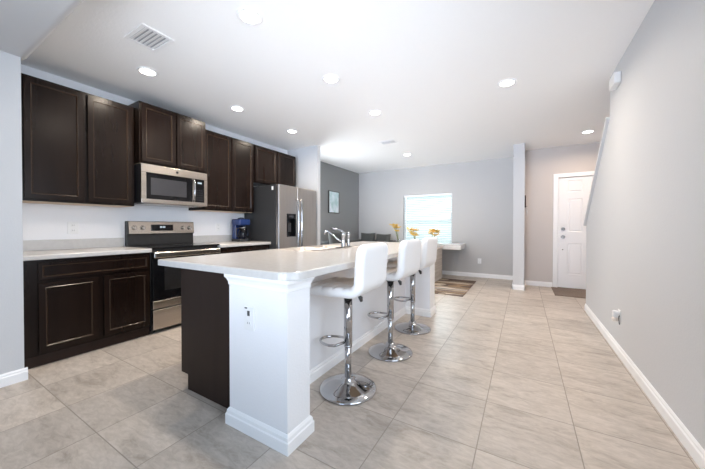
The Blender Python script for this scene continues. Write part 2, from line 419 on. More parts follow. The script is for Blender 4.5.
# baseboards
def base_prof(bm, axis, a0, a1, face, s):
    """axis 'y': runs along y on a wall face at x=face, standing out by s*..."""
    pr = [(0, 0), (s * .016, 0), (s * .016, .062), (s * .010, .070), (s * .010, .080), (s * .004, .090), (0, .090)]
    pts = [(face + u, v) for u, v in pr]
    return prism(bm, pts, axis, a0, a1)
struct('baseboard_right', base_prof(new(), 'y', -3.48, 5.05, XR, -1), trim_white)
b = base_prof(new(), 'y', -3.48, .628, XL, 1)
struct('baseboard_left', b, trim_white)
struct('baseboard_far', prism(new(), [(YF - u, v) for u, v in ((0, 0), (.016, 0), (.016, .062), (.010, .07), (.010, .08), (.004, .09), (0, .09))], 'x', XK, -.17), trim_white)
def base_y(x0, x1, face):
    return prism(new(), [(face - u, v) for u, v in ((0, 0), (.016, 0), (.016, .062), (.010, .07), (.010, .08), (.004, .09), (0, .09))], 'x', x0, x1)
b = base_y(.026, .47, YE); struct('baseboard_entry', b, trim_white)
b = base_y(-.186, .026, 6.05); base_prof(b, 'y', 6.034, YE, .01, 1); base_prof(b, 'y', 6.034, YF - .016, -.17, -1)
struct('baseboard_partition', b, trim_white)
struct('baseboard_accent', base_prof(new(), 'y', 4.36, YF - .016, XK, 1), trim_white)
b = base_prof(new(), 'y', 4.254, 4.376, -3.268, 1); struct('baseboard_fridge_end', b, trim_white)

# far window: frame, pane
w = new(); ty = YF + .10
for x0, x1 in ((WX0, WX0 + .04), (WX1 - .04, WX1)): box(w, x0, x1, ty - .03, ty + .03, WZ0, WZ1)
for z0, z1 in ((WZ0, WZ0 + .04), (WZ1 - .04, WZ1), (1.28, 1.325)): box(w, WX0 + .04, WX1 - .04, ty - .03, ty + .03, z0, z1)
win = struct('window_1', w, trim_white)
obj('window_pane', B(WX0 + .04, WX1 - .04, ty - .004, ty + .002, WZ0 + .04, WZ1 - .04), pane_glass, win)
obj('window_sill', B(WX0 - .02, WX1 + .02, YF - .03, YF + .07, WZ0 - .025, WZ0), trim_white, win)

# front door
d = new()
pf = .075
box(d, .55 - pf, .55, YE - .018, YE, 0, 2.06 + pf, .004); box(d, 1.46, 1.46 + pf, YE - .018, YE, 0, 2.06 + pf, .004); box(d, .55, 1.46, YE - .018, YE, 2.06, 2.06 + pf, .004)
door = struct('door_1', d, trim_white)
t = new(); xs = [.556, .70, .92, 1.09, 1.31, 1.454]; zs = [.012, .26, .84, 1.05, 1.66, 1.78, 2.0, 2.054]
yf = YE + .012
g = [[t.verts.new((x, yf, z)) for z in zs] for x in xs]; fs = []
for i in range(5):
    for j in range(7):
        f = t.faces.new((g[i][j], g[i + 1][j], g[i + 1][j + 1], g[i][j + 1]))
        if i in (1, 3) and j in (1, 3, 5): fs.append(f)
bmesh.ops.recalc_face_normals(t, faces=list(t.faces)); t.normal_update()
if t.faces[0].normal.y > 0: bmesh.ops.reverse_faces(t, faces=list(t.faces))
for f in fs:
    bmesh.ops.inset_region(t, faces=[f], thickness=.012, depth=-.010)
    bmesh.ops.inset_region(t, faces=[f], thickness=.022, depth=0)
    bmesh.ops.inset_region(t, faces=[f], thickness=.012, depth=.007)
box(t, .556, 1.454, yf + .011, yf + .045, .012, 2.054)
leaf = obj('door_leaf', t, trim_white, door)
k = new(); rod(k, (.63, yf, 1.10), (.63, yf - .018, 1.10), .032); rod(k, (.63, yf - .018, 1.10), (.63, yf - .03, 1.10), .012)
obj('deadbolt', k, brass, leaf)
k = new(); rod(k, (.63, yf, .955), (.63, yf - .012, .955), .034); rod(k, (.63, yf - .012, .955), (.63, yf - .04, .955), .012); rod(k, (.63, yf - .04, .955), (.63, yf - .07, .955), .028, .022)
obj('door_knob', k, brass, leaf)
k = new(); rod(k, (.625, yf, .72), (.625, yf - .02, .72), .011); obj('security_stud', k, brass, leaf)
obj('threshold', B(.55, 1.46, YE - .01, YE + .1, 0, .012), brass, door)

# ------------------------------------------------------------------ ceiling fittings
def recessed(x, y, label, power=None, col=None):
    tth = thing('recessed_light', label, 'ceiling light', (x, y, ZC), 'recessed ceiling lights')
    obj('trim_ring', lathe(new(), [(.062, ZC - .001), (.088, ZC - .001), (.090, ZC - .006), (.080, ZC - .012), (.064, ZC - .010), (.062, ZC - .004)], x, y, 40, cap=False), trim_white, tth)
    obj('lens', lathe(new(), [(.064, ZC - .0005), (.064, ZC - .007), (.05, ZC - .009)], x, y, 36), lamp_lens, tth)
    ld = bpy.data.lights.new('lamp', 'AREA'); ld.shape = 'DISK'; ld.size = .12; ld.energy = power or LAMP_POWER; ld.color = col or LAMP_COL; ld.spread = R(165)
    lo = bpy.data.objects.new('lamp', ld); COL.objects.link(lo); lo.parent = tth; lo.location = (0, 0, -.016)
    return tth
recessed(-1.685, 1.42, 'largest recessed light at the top of the photo, right of the slatted ceiling vent')
recessed(-3.13, 1.42, 'recessed light nearest the tall left wall cabinets, left of the slatted vent')
recessed(-1.69, 2.437, 'recessed light over the middle of the island, near centre of the ceiling')
recessed(-3.13, 2.437, 'recessed light in front of the cabinets right of the microwave')
recessed(-3.13, 3.444, 'recessed light in front of the short cabinets over the refrigerator')
recessed(-1.69, 3.444, 'recessed light over the far end of the island, next to the faint far vent')
recessed(-.158, 3.43, 'recessed light over the walkway, alone between island and right wall', 9)
recessed(.86, 5.826, 'recessed light over the front door entry beside the sloping stair wall', 7, (1.0, .76, .58))
recessed(-2.09, 5.767, 'farthest recessed light, glowing over the flowers near the window wall')

def vent(x, y, sxv, syv, label, nsl):
    tth = thing('ceiling_vent', label, 'air vent', (x, y, ZC), None)
    f = new(); z0, z1 = ZC - .010, ZC - .0005; e = .028
    box(f, x - sxv / 2, x + sxv / 2, y - syv / 2, y - syv / 2 + e, z0, z1, .003); box(f, x - sxv / 2, x + sxv / 2, y + syv / 2 - e, y + syv / 2, z0, z1, .003)
    box(f, x - sxv / 2, x - sxv / 2 + e, y - syv / 2 + e, y + syv / 2 - e, z0, z1, .003); box(f, x + sxv / 2 - e, x + sxv / 2, y - syv / 2 + e, y + syv / 2 - e, z0, z1, .003)
    obj('vent_frame', f, trim_white, tth)
    s = new(); wv = (syv - 2 * e) / nsl
    for i in range(nsl):
        yy = y - syv / 2 + e + wv * (i + .5)
        prism(s, [(yy + wv * .36, ZC - .002), (yy - wv * .40, ZC - .011), (yy - wv * .44, ZC - .009), (yy + wv * .30, ZC - .0012)], 'x', x - sxv / 2 + e, x + sxv / 2 - e)
    obj('vent_slats', s, trim_white, tth)
    obj('vent_backing', B(x - sxv / 2 + e, x + sxv / 2 - e, y - syv / 2 + e, y + syv / 2 - e, ZC - .0011, ZC - .0004), vent_grey, tth)
vent(-2.57, 1.183, .30, .235, 'white slatted air vent in the ceiling above the kitchen, near the top left', 6)
vent(-2.07, 4.75, .30, .18, 'faint white air vent far back in the ceiling, left of the farthest light', 6)

# chime box high on the right wall
cb = thing('door_chime', 'small white box mounted high at the end of the right wall under the ceiling', 'door chime', (XR, 3.55, 2.40))
obj('chime_case', B(XR - .050, XR - .001, 3.44, 3.62, 2.425, 2.525, .003), plastic_white, cb)
obj('chime_cover', B(XR - .046, XR - .005, 3.430, 3.442, 2.430, 2.520, .003), plastic_white, cb)

# ------------------------------------------------------------------ kitchen cabinets
def upper(y0, y1, z0, z1, xf, doors, label, under=True):
    tth = thing('wall_cabinet', label, 'kitchen cabinet', ((XK + xf) / 2, (y0 + y1) / 2, z0))
    obj('cabinet_body', B(XK + .001, xf, y0, y1, z0, z1, .0015), espresso, tth)
    if under: obj('underside_panel', B(XK + .004, xf - .02, y0 + .012, y1 - .012, z0 - .005, z0), maple, tth)
    for a, bb in doors:
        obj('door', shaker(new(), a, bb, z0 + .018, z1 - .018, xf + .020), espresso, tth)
upper(.665, 1.534, 1.368, 2.452, -3.69, ((.712, 1.106), (1.136, 1.512)), 'tall dark brown wall cabinet with two doors left of the microwave')
upper(1.540, 2.300, 1.838, 2.505, -3.585, ((1.556, 1.915), (1.928, 2.288)), 'short dark brown wall cabinet directly above the microwave')
upper(2.310, 3.170, 1.368, 2.452, -3.69, ((2.335, 2.752), (2.768, 3.150)), 'tall dark brown wall cabinet between microwave and refrigerator')
upper(3.176, 4.150, 1.845, 2.452, -3.69, ((3.192, 3.660), (3.676, 4.135)), 'short dark brown wall cabinet over the refrigerator', False)

def base_cab(y0, y1, fronts, label):
    xf = -3.385
    tth = thing('base_cabinet', label, 'kitchen cabinet', ((XK + xf) / 2, (y0 + y1) / 2, 0))
    obj('cabinet_body', B(XK + .002, xf, y0, y1, .095, .873, .0015), espresso, tth)
    obj('toe_kick', B(XK + .05, xf - .025, y0, y1, .001, .095), espresso_side, tth)
    for nm, a, bb, z0, z1 in fronts:
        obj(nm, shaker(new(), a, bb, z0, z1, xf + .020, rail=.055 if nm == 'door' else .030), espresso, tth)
base_cab(.640, 1.546, (('drawer_front', .724, 1.532, .705, .848), ('door', .724, 1.108, .118, .686), ('door', 1.148, 1.532, .118, .686)),
         'dark brown base cabinet left of the range with two doors and a wide drawer front')
base_cab(2.345, 3.20, (('drawer_front', 2.36, 3.185, .705, .848), ('door', 2.36, 2.765, .118, .686), ('door', 2.78, 3.185, .118, .686)),
         'dark brown base cabinet right of the range, mostly hidden behind the island')
def wall_counter(y0, y1, label, side=False):
    tth = thing('countertop', label, 'countertop', ((XK - 3.345) / 2, (y0 + y1) / 2, .874))
    obj('worktop_slab', B(XK + .001, -3.345, y0, y1, .874, .914, .008, 3), laminate, tth)
    obj('backsplash', B(XK + .001, XK + .021, y0, y1, .9135, 1.015, .003), laminate, tth)
    if side: obj('side_splash', B(XK + .022, -3.40, y0 + .001, y0 + .02, .9135, 1.015, .003), laminate, tth)
wall_counter(.622, 1.550, 'pale countertop left of the range with low backsplash', True)
wall_counter(2.343, 3.21, 'pale countertop right of the range under the coffee maker')

# ------------------------------------------------------------------ range
rg = thing('kitchen_range', 'stainless steel and black electric range between the two dark base cabinets', 'stove', (-3.68, 1.946, 0))
RY0, RY1 = 1.556, 2.336
b = B(XK + .012, -3.395, RY0, RY1, .03, .905, .003)
for yy in (RY0 + .05, RY1 - .05):
    for xx in (-3.93, -3.46): rod(b, (xx, yy, .001), (xx, yy, .032), .016)
obj('range_body', b, black_matte, rg)
ck = obj('cooktop', B(-3.965, -3.352, RY0 - .003, RY1 + .003, .9055, .922, .005), black_gloss, rg)
for i, (xx, yy, rr) in enumerate(((-3.50, 1.75, .105), (-3.50, 2.15, .085), (-3.79, 1.75, .075), (-3.79, 2.15, .105))):
    q = new(); lathe(q, [(rr - .004, .9222), (rr - .004, .9226), (rr, .9226), (rr, .9222)], xx, yy, 48, cap=False)
    obj('burner_ring', q, mesh_window, ck)
prof = [(-3.985, .922), (-3.925, .922), (-3.930, 1.05), (-3.905, 1.062), (-3.918, 1.198), (-3.93, 1.208), (-3.985, 1.208)]
bg_ = obj('back_guard', prism(new(), prof, 'y', RY0 + .002, RY1 - .002, .003), black_matte, rg)
def on_panel(y, zf):  # point on the sloping control face
    f = (zf - 1.062) / (1.198 - 1.062); return (-3.905 - .013 * f, y, zf)
p4 = [(-3.9045, 1.060), (-3.9165, 1.203), (-3.921, 1.203), (-3.909, 1.060)]
cp = obj('control_panel', prism(new(), p4, 'y', RY0 + .012, RY1 - .004), steel, bg_)
p4 = [(-3.9030, 1.094), (-3.9080, 1.168), (-3.915, 1.168), (-3.910, 1.094)]
ds = obj('display', prism(new(), p4, 'y', 1.80, 2.055), black_gloss, bg_)
for yy in (RY0 + .068, RY0 + .158, RY1 - .150, RY1 - .062):
    k = new(); x0, _, zz = on_panel(yy, 1.130); rod(k, (x0 - .002, yy, zz), (x0 + .010, yy, zz), .030, .028, 28); rod(k, (x0 + .008, yy, zz), (x0 + .032, yy, zz), .022, .019, 28)
    box(k, x0 + .030, x0 + .036, yy - .004, yy + .004, zz - .018, zz + .018, .001)
    obj('knob', k, steel, bg_)
q = new()
for i, (a, h) in enumerate(((0, 0), (.014, 0), (.036, 0), (.050, 0))):
    box(q, -3.9052, -3.9046, 1.90 + a, 1.90 + a + .009, 1.128, 1.150)
for zz in (1.134, 1.144): box(q, -3.9052, -3.9046, 1.926, 1.930, zz - .002, zz + .002)
obj('clock_digits', q, digits, bg_)
dr = obj('oven_door', B(-3.394, -3.362, RY0 + .004, RY1 - .004, .352, .868, .005), black_gloss, rg)
obj('door_window', B(-3.3615, -3.3600, RY0 + .12, RY1 - .12, .45, .70, .0005), black_matte, dr)
obj('door_lower_trim', B(-3.394, -3.360, RY0 + .004, RY1 - .004, .268, .350, .004), steel, rg)
h = B(-3.350, -3.322, RY0 + .004, RY1 - .004, .808, .872, .012, 3)
for yy in (RY0 + .05, RY1 - .05): box(h, -3.365, -3.345, yy - .02, yy + .02, .82, .86)
obj('oven_handle', h, steel, rg)
obj('storage_drawer', B(-3.394, -3.360, RY0 + .004, RY1 - .004, .045, .255, .005), steel, rg)

# ------------------------------------------------------------------ microwave
mw = thing('microwave', 'stainless steel over-the-range microwave with black window under the short cabinet', 'microwave', (-3.78, 1.928, 1.40))
MY0, MY1, MX = 1.548, 2.308, -3.585
obj('microwave_body', B(XK + .002, MX, MY0, MY1, 1.405, 1.832, .003), black_matte, mw)
f = new(); xa, xb = MX, MX + .020
box(f, xa, xb, MY0, MY1, 1.742, 1.832, .003); box(f, xa, xb, MY0, MY1, 1.405, 1.452, .003)
box(f, xa, xb, MY0, MY0 + .048, 1.452, 1.742); box(f, xa, xb, MY1 - .042, MY1, 1.452, 1.742)
box(f, xa, xb, 2.108, 2.142, 1.452, 1.742)
obj('front_frame', f, steel, mw)
dw = obj('door_window', B(MX - .001, MX + .016, MY0 + .049, 2.107, 1.453, 1.741, .003), black_gloss, mw)
obj('viewing_mesh', B(MX + .0155, MX + .0172, MY0 + .095, 2.040, 1.500, 1.690), mesh_window, dw)
kp = obj('keypad', B(MX - .001, MX + .017, 2.143, MY1 - .043, 1.453, 1.741, .003), black_gloss, mw)
for r_ in range(5):
    for c_ in range(3): obj('button', B(MX + .0168, MX + .0176, 2.163 + c_ * .032, 2.181 + c_ * .032, 1.478 + r_ * .030, 1.488 + r_ * .030), mesh_window, kp)
obj('clock_digits', B(MX + .0168, MX + .0178, 2.18, 2.235, 1.688, 1.708), digits, kp)
hb = new(); tube(hb, [(MX + .018, 2.124, 1.735), (MX + .045, 2.124, 1.715), (MX + .052, 2.124, 1.60), (MX + .045, 2.124, 1.48), (MX + .018, 2.124, 1.46)], .011, 12)
obj('door_handle', hb, chrome, mw)
q = new(); rod(q, (MX + .0195, 1.928, 1.788), (MX + .0220, 1.928, 1.788), .014, seg=24); rod(q, (MX + .0215, 1.928, 1.788), (MX + .0226, 1.928, 1.788), .010, seg=24)
obj('round_badge', q, mesh_window, mw)
obj('vent_grille', B(XK + .05, MX - .03, MY0 + .05, MY1 - .05, 1.398, 1.406), steel, mw)

# ------------------------------------------------------------------ refrigerator
fr = thing('refrigerator', 'stainless steel side-by-side refrigerator with dark sides and water dispenser', 'refrigerator', (-3.62, 3.69, 0))
FY0, FY1, FX = 3.222, 4.150, -3.262
obj('fridge_casing', B(-3.98, FX, FY0, FY1, .02, 1.785, .004), charcoal, fr)
obj('hinge_cover', B(-3.42, FX - .01, FY0 + .03, FY0 + .09, 1.785, 1.800, .003), charcoal, fr)
obj('hinge_cover', B(-3.42, FX - .01, FY1 - .09, FY1 - .03, 1.785, 1.800, .003), charcoal, fr)
obj('toe_grille', B(FX - .02, FX + .01, FY0 + .02, FY1 - .02, .012, .085), plastic_dark, fr)
YM = 3.640
DZ0, DZ1, DY0, DY1 = .985, 1.350, 3.392, 3.600
def fridge_door(y0, y1, hole=None):
    t = new(); xf = -3.195
    if not hole: return box(t, FX + .006, xf, y0, y1, .10, 1.790, .014, 3)
    # left door in pieces round the dispenser recess, one mesh
    a0, a1, c0, c1 = hole
    poly = [(FX + .006, y0), (xf - .016, y0), (xf - .005, y0 + .005), (xf, y0 + .016), (xf, a0), (FX + .006, a0)]
    prism(t, poly, 'z', .10, 1.790)
    prism(t, [(FX + .006, a1), (xf, a1), (xf, y1 - .008), (xf - .008, y1), (FX + .006, y1)], 'z', .10, 1.790)
    box(t, FX + .006, xf, a0, a1, .10, c0); box(t, FX + .006, xf, a0, a1, c1, 1.790)
    return t
ld_ = obj('freezer_door', fridge_door(FY0 + .002, YM - .003, (DY0, DY1, DZ0, DZ1)), steel_dark, fr)
rd_ = obj('fridge_door', fridge_door(YM + .003, FY1 - .002), steel_dark, fr)
dp = new(); box(dp, FX + .010, FX + .016, DY0, DY1, DZ0, DZ1); box(dp, FX + .016, -3.190, DY0, DY1, 1.265, DZ1, .004)
for a, c in ((DY0, DY0 + .008), (DY1 - .008, DY1)): box(dp, FX + .016, -3.191, a, c, DZ0, 1.265)
box(dp, FX + .016, -3.185, DY0, DY1, DZ0, DZ0 + .014, .003)
di = obj('dispenser', dp, black_gloss, ld_)
q = new(); box(q, -3.1905, -3.1893, DY0 + .05, DY1 - .05, 1.29, 1.325); obj('dispenser_screen', q, mesh_window, ld_)
q = new(); box(q, FX + .018, FX + .03, DY0 + .07, DY1 - .07, 1.06, 1.20, .003); obj('dispenser_paddle', q, plastic_dark, ld_)
for nm, yy, par in (('handle', YM - .038, ld_), ('handle', YM + .040, rd_)):
    q = new(); tube(q, [(-3.194, yy, 1.585), (-3.150, yy, 1.572), (-3.135, yy, 1.50), (-3.132, yy, 1.2), (-3.135, yy, .80), (-3.150, yy, .725), (-3.194, yy, .71)], .0145, 14)
    obj(nm, q, chrome, par)
obj('paper_tag', B(-3.345, -3.310, FY0 - .0018, FY0 + .001, 1.71, 1.765), plastic_white, fr)

# ------------------------------------------------------------------ coffee maker
cf = thing('coffee_maker', 'blue and black drip coffee maker beside the refrigerator', 'coffee maker', (-3.80, 3.02, .914))
CX, CY = -3.80, 3.02
obj('warming_base', prism(new(), [(CX - .10, CY - .10), (CX + .10, CY - .10), (CX + .12, CY - .05), (CX + .12, CY + .05), (CX + .10, CY + .10), (CX - .10, CY + .10)], 'z', .9145, .955, .006), black_matte, cf)
obj('water_tower', B(CX - .10, CX - .015, CY - .095, CY + .095, .955, 1.245, .014, 3), blue_plastic, cf)
obj('brew_head', B(CX - .10, CX + .10, CY - .10, CY + .10, 1.165, 1.262, .018, 3), blue_plastic, cf)
q = new(); lathe(q, [(.05, 1.262), (.052, 1.272), (.03, 1.285), (.010, 1.288)], CX, CY, 28); obj('lid', q, black_matte, cf)
q = new(); lathe(q, [(.055, .9555), (.075, .985), (.078, 1.04), (.062, 1.10), (.05, 1.125), (.052, 1.14), (.050, 1.15)], CX + .045, CY, 32)
ca = obj('carafe', q, carafe_glass, cf)
q = new(); tube(q, [(CX + .045, CY - .060, 1.125), (CX + .045, CY - .115, 1.12), (CX + .045, CY - .128, 1.06), (CX + .045, CY - .105, .99), (CX + .045, CY - .078, .985)], .008, 10)
obj('carafe_handle', q, black_matte, ca)
q = new(); rod(q, (CX + .045, CY, 1.12), (CX + .045, CY, 1.135), .056, seg=32); obj('carafe_band', q, chrome, ca)
q = new(); box(q, CX + .1195, CX + .1215, CY - .03, CY + .03, .922, .948); obj('control_plate', q, chrome, cf)

# ------------------------------------------------------------------ outlets
def outlet(name, label, p, axis, s, wd=.075, ht=.118, extra=None, group='wall outlets'):
    """axis 'x': plate faces +-x at x=p[0]; axis 'y': plate faces +-y"""
    tth = thing(name, label, 'wall outlet', p, group)
    def bx(u0, u1, v0, v1, d0, d1, bev=.0):
        if axis == 'x': return B(p[0] + min(s * d0, s * d1), p[0] + max(s * d0, s * d1), p[1] + u0, p[1] + u1, p[2] + v0, p[2] + v1, bev)
        return B(p[0] + u0, p[0] + u1, p[1] + min(s * d0, s * d1), p[1] + max(s * d0, s * d1), p[2] + v0, p[2] + v1, bev)
    pl = obj('cover_plate', bx(-wd / 2, wd / 2, -ht / 2, ht / 2, .0005, .006, .002), plastic_white, tth)
    for dz_ in (-.026, .026):
        rc = obj('receptacle', bx(-.016, .016, dz_ - .015, dz_ + .015, .006, .0085, .002), plastic_white, tth)
        for du in (-.007, .007):
            obj('slot', bx(du - .0014, du + .0014, dz_ - .003, dz_ + .007, .0083, .0089), gasket, rc)
    return tth
outlet('wall_outlet', 'white wall outlet above the counter left of the range', (XK, 1.114, 1.130), 'x', 1, .085, .125)
outlet('wall_outlet', 'white wall outlet above the counter between range and coffee maker', (XK, 2.76, 1.139), 'x', 1)
ol = outlet('wall_outlet', 'white outlet with a dark socket insert on the end post of the island', (-1.297, 1.085, .637), 'y', -1, .078, .128)
obj('usb_socket', B(-1.305, -1.287, 1.0745, 1.0772, .653, .680), gasket, ol)
obj('indicator', B(-1.328, -1.310, 1.0762, 1.0785, .690, .697), gasket, ol)
outlet('wall_outlet', 'white wall outlet low on the far grey wall right of the window', (-.862, YF, .368), 'y', -1)
ol = outlet('wall_outlet', 'white outlet with a plugged-in air freshener low on the right wall', (XR, 3.42, .345), 'x', -1)
af = thing('air_freshener', 'small white and tan plug-in air freshener on the right wall outlet', 'air freshener', (XR - .009, 3.42, .33))
obj('freshener_body', B(XR - .050, XR - .0095, 3.392, 3.442, .335, .395, .010, 3), plastic_white, af)
q = new(); lathe(q, [(.012, .300), (.020, .303), (.022, .325), (.016, .336)], XR - .034, 3.417, 24); obj('oil_bottle', q, cream, af)
q = new(); tube(q, [(XR - .010, 3.385, .36), (XR - .016, 3.378, .35), (XR - .016, 3.374, .32), (XR - .012, 3.372, .285)], .0035, 8); obj('plug_clip', q, gasket, af)

# ------------------------------------------------------------------ kitchen island
isl = thing('kitchen_island', 'kitchen island with dark end panel and white posts between range and bar stools', 'kitchen island', (-1.6, 2.45, 0))
IY0, IY1 = 1.160, 3.70
IXK = -2.105
b = B(IXK, -1.452, IY0 + .02, IY1, .105, .730)
box(b, IXK, -1.452, IY0 + .02, 2.09, .730, .872); box(b, IXK, -1.452, 2.93, IY1, .730, .872)
box(b, -1.610, -1.452, 2.09, 2.93, .730, .872)
obj('cabinet_body', b, espresso_side, isl)
obj('toe_kick', B(IXK + .075, -1.452, IY0 + .02, IY1, .001, .105), espresso_side, isl)
obj('end_panel', prism(new(), [(IXK + .08, .001), (-1.452, .001), (-1.452, .872), (IXK, .872), (IXK, .107), (IXK + .08, .107)], 'y', IY0, IY0 + .0195), espresso_side, isl)
for a, bb in ((1.22, 1.62), (1.64, 2.04), (2.10, 2.50), (2.52, 2.92), (3.0, 3.6)):
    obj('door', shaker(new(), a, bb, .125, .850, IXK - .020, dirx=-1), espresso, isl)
obj('knee_wall', B(-1.451, -1.345, 1.262, 3.655, 0, .872), wall_white, isl)
obj('knee_wall_baseboard', base_prof(new(), 'y', 1.262, 3.655, -1.345, 1), trim_white, isl)
BP = [(.018, .0), (.018, .058), (.013, .064), (.011, .080), (.004, .091), (.0, .094)]
CP = [(.0, .806), (.004, .811), (.005, .826), (.011, .842), (.018, .852), (.020, .856), (.020, .872)]
for y0, y1, x0 in ((1.085, 1.262, -1.470), (3.655, 3.885, -1.470)):
    ps = obj('end_post', B(x0, -1.020, y0, y1, 0, .873), wall_white, isl)
    obj('post_baseboard', square_mould(new(), x0, -1.020, y0, y1, BP), trim_white, ps)
    obj('post_cap_moulding', square_mould(new(), x0, -1.020, y0, y1, CP), trim_white, ps)

# island worktop with a cut-out for the sink
def rounded(x0, x1, y0, y1, r, n=8, corners=(1, 1, 1, 1)):
    pts = []
    for (cx_, cy_, a0), on in zip(((x0, y0, 180), (x1, y0, 270), (x1, y1, 0), (x0, y1, 90)), corners):
        rr = r if on else .012
        ccx = cx_ + rr if cx_ == x0 else cx_ - rr; ccy = cy_ + rr if cy_ == y0 else cy_ - rr
        for k in range(n + 1):
            a = R(a0 + 90 * k / n); pts.append((ccx + rr * math.cos(a), ccy + rr * math.sin(a)))
    return pts
SX0, SX1, SY0, SY1 = -2.135, -1.625, 2.10, 2.92
def slab_hole(outer, inner, z0, z1, edge=.008):
    t = new()
    def loop(pts, z): return [t.verts.new((x, y, z)) for x, y in pts]
    def inset(pts, d):
        cx_ = sum(p[0] for p in pts) / len(pts); cy_ = sum(p[1] for p in pts) / len(pts); o = []
        N = len(pts)
        for i in range(N):
            a = Vector(pts[i - 1]); b_ = Vector(pts[i]); c = Vector(pts[(i + 1) % N])
            e1 = (b_ - a).normalized(); e2 = (c - b_).normalized(); nn = Vector((-(e1.y + e2.y), e1.x + e2.x)).normalized()
            o.append((b_.x + nn.x * d, b_.y + nn.y * d))
        return o
    lo = [loop(outer, z0), loop(outer, z1 - edge), loop(inset(outer, edge * .3), z1 - edge * .3), loop(inset(outer, edge), z1)]
    li = [loop(inner, z0), loop(inner, z1)]
    def bridge(A, Bq):
        N = len(A)
        for i in range(N): t.faces.new((A[i], A[(i + 1) % N], Bq[(i + 1) % N], Bq[i]))
    for A, Bq in zip(lo, lo[1:]): bridge(A, Bq)
    bridge(li[1], li[0])
    for A, Bq in ((lo[-1], li[1]), (lo[0], li[0])):
        es = []
        for Lp in (A, Bq):
            for i in range(len(Lp)):
                e = t.edges.get((Lp[i], Lp[(i + 1) % len(Lp)])) or t.edges.new((Lp[i], Lp[(i + 1) % len(Lp)])); es.append(e)
        bmesh.ops.triangle_fill(t, use_beauty=True, use_dissolve=False, edges=es)
    bmesh.ops.recalc_face_normals(t, faces=list(t.faces))
    return t
top = slab_hole(rounded(-2.205, -.965, 1.052, 4.05, .11, corners=(0, 1, 1, 0)), rounded(SX0 + .02, SX1 - .02, SY0 + .02, SY1 - .02, .03, 4), .8735, .914)
wt = tag(obj('countertop', top, laminate), 'large pale island countertop with rounded corner above the bar stools', 'countertop')
recentre(wt)
obj('underside_panel', B(-1.340, -1.000, 1.300, 3.615, .867, .8732), maple, wt)

# sink
sk = thing('sink', 'stainless steel double bowl sink set in the island countertop', 'sink', ((SX0 + SX1) / 2, (SY0 + SY1) / 2, .73))
t = new()
zr = .9175
def bowl(x0, x1, y0, y1):
    A = rounded(x0, x1, y0, y1, .05, 5); Bp = rounded(x0 + .012, x1 - .012, y0 + .012, y1 - .012, .05, 5); C_ = rounded(x0 + .035, x1 - .035, y0 + .035, y1 - .035, .05, 5)
    return [[(x, y, zr) for x, y in A], [(x, y, .765) for x, y in Bp], [(x, y, .742) for x, y in C_]]
bw = [bowl(SX0 + .03, SX1 - .10, SY0 + .03, 2.495), bowl(SX0 + .03, SX1 - .10, 2.525, SY1 - .03)]
outer = [t.verts.new((x, y, zr)) for x, y in rounded(SX0, SX1, SY0, SY1, .04, 5)]
outer2 = [t.verts.new((x, y, .9142)) for x, y in rounded(SX0 - .006, SX1 + .006, SY0 - .006, SY1 + .006, .045, 5)]
N = len(outer)
for i in range(N): t.faces.new((outer2[i], outer2[(i + 1) % N], outer[(i + 1) % N], outer[i]))
es = [t.edges.get((outer[i], outer[(i + 1) % N])) for i in range(N)]
for lv in bw:
    V = [[t.verts.new(p) for p in ring] for ring in lv]; M = len(V[0])
    for A, Bq in zip(V, V[1:]):
        for i in range(M):
            f = t.faces.new((A[i], A[(i + 1) % M], Bq[(i + 1) % M], Bq[i])); f.smooth = True
    t.faces.new(V[-1])
    es += [t.edges.get((V[0][i], V[0][(i + 1) % M])) for i in range(M)]
bmesh.ops.triangle_fill(t, use_beauty=True, use_dissolve=False, edges=es)
bmesh.ops.recalc_face_normals(t, faces=list(t.faces))
obj('sink_basin', t, steel_dark, sk)
for yy in (2.31, 2.71):
    q = new(); lathe(q, [(.012, .7425), (.040, .7425), (.043, .745), (.030, .7465)], -1.93, yy, 24); obj('drain', q, chrome, sk)
# faucet
FXp, FYp = -1.672, 2.64
fa = thing('faucet', 'chrome kitchen faucet with lever and side sprayer at the island sink', 'faucet', (FXp, FYp, .918))
q = new(); box(q, FXp - .028, FXp + .028, FYp - .12, FYp + .13, .918, .926, .004); lathe(q, [(.028, .926), (.026, .94), (.021, .96), (.020, 1.04), (.024, 1.05), (.024, 1.075), (.015, 1.09)], FXp, FYp, 28)
obj('faucet_body', q, chrome, fa)
q = new(); tube(q, [(FXp, FYp, .975), (FXp - .05, FYp - .015, 1.00), (FXp - .165, FYp - .05, 1.092), (FXp - .185, FYp - .056, 1.096), (FXp - .198, FYp - .06, 1.085), (FXp - .202, FYp - .061, 1.060)], .012, 12, rads=[.010, .009, .008, .009, .011, .011])
obj('spout', q, chrome, fa)
q = new(); tube(q, [(FXp, FYp, 1.075), (FXp - .02, FYp - .005, 1.10), (FXp - .045, FYp - .013, 1.108), (FXp - .105, FYp - .03, 1.120), (FXp - .128, FYp - .037, 1.130)], .008, 10, rads=[.012, .009, .006, .007, .010])
obj('lever', q, chrome, fa)
q = new(); yy = FYp + .105; lathe(q, [(.022, .926), (.020, .945), (.013, .965), (.014, 1.02), (.019, 1.05), (.020, 1.075), (.012, 1.085)], FXp, yy, 24); box(q, FXp - .055, FXp - .005, yy - .011, yy + .011, 1.058, 1.082, .006)
obj('side_sprayer', q, chrome, fa)

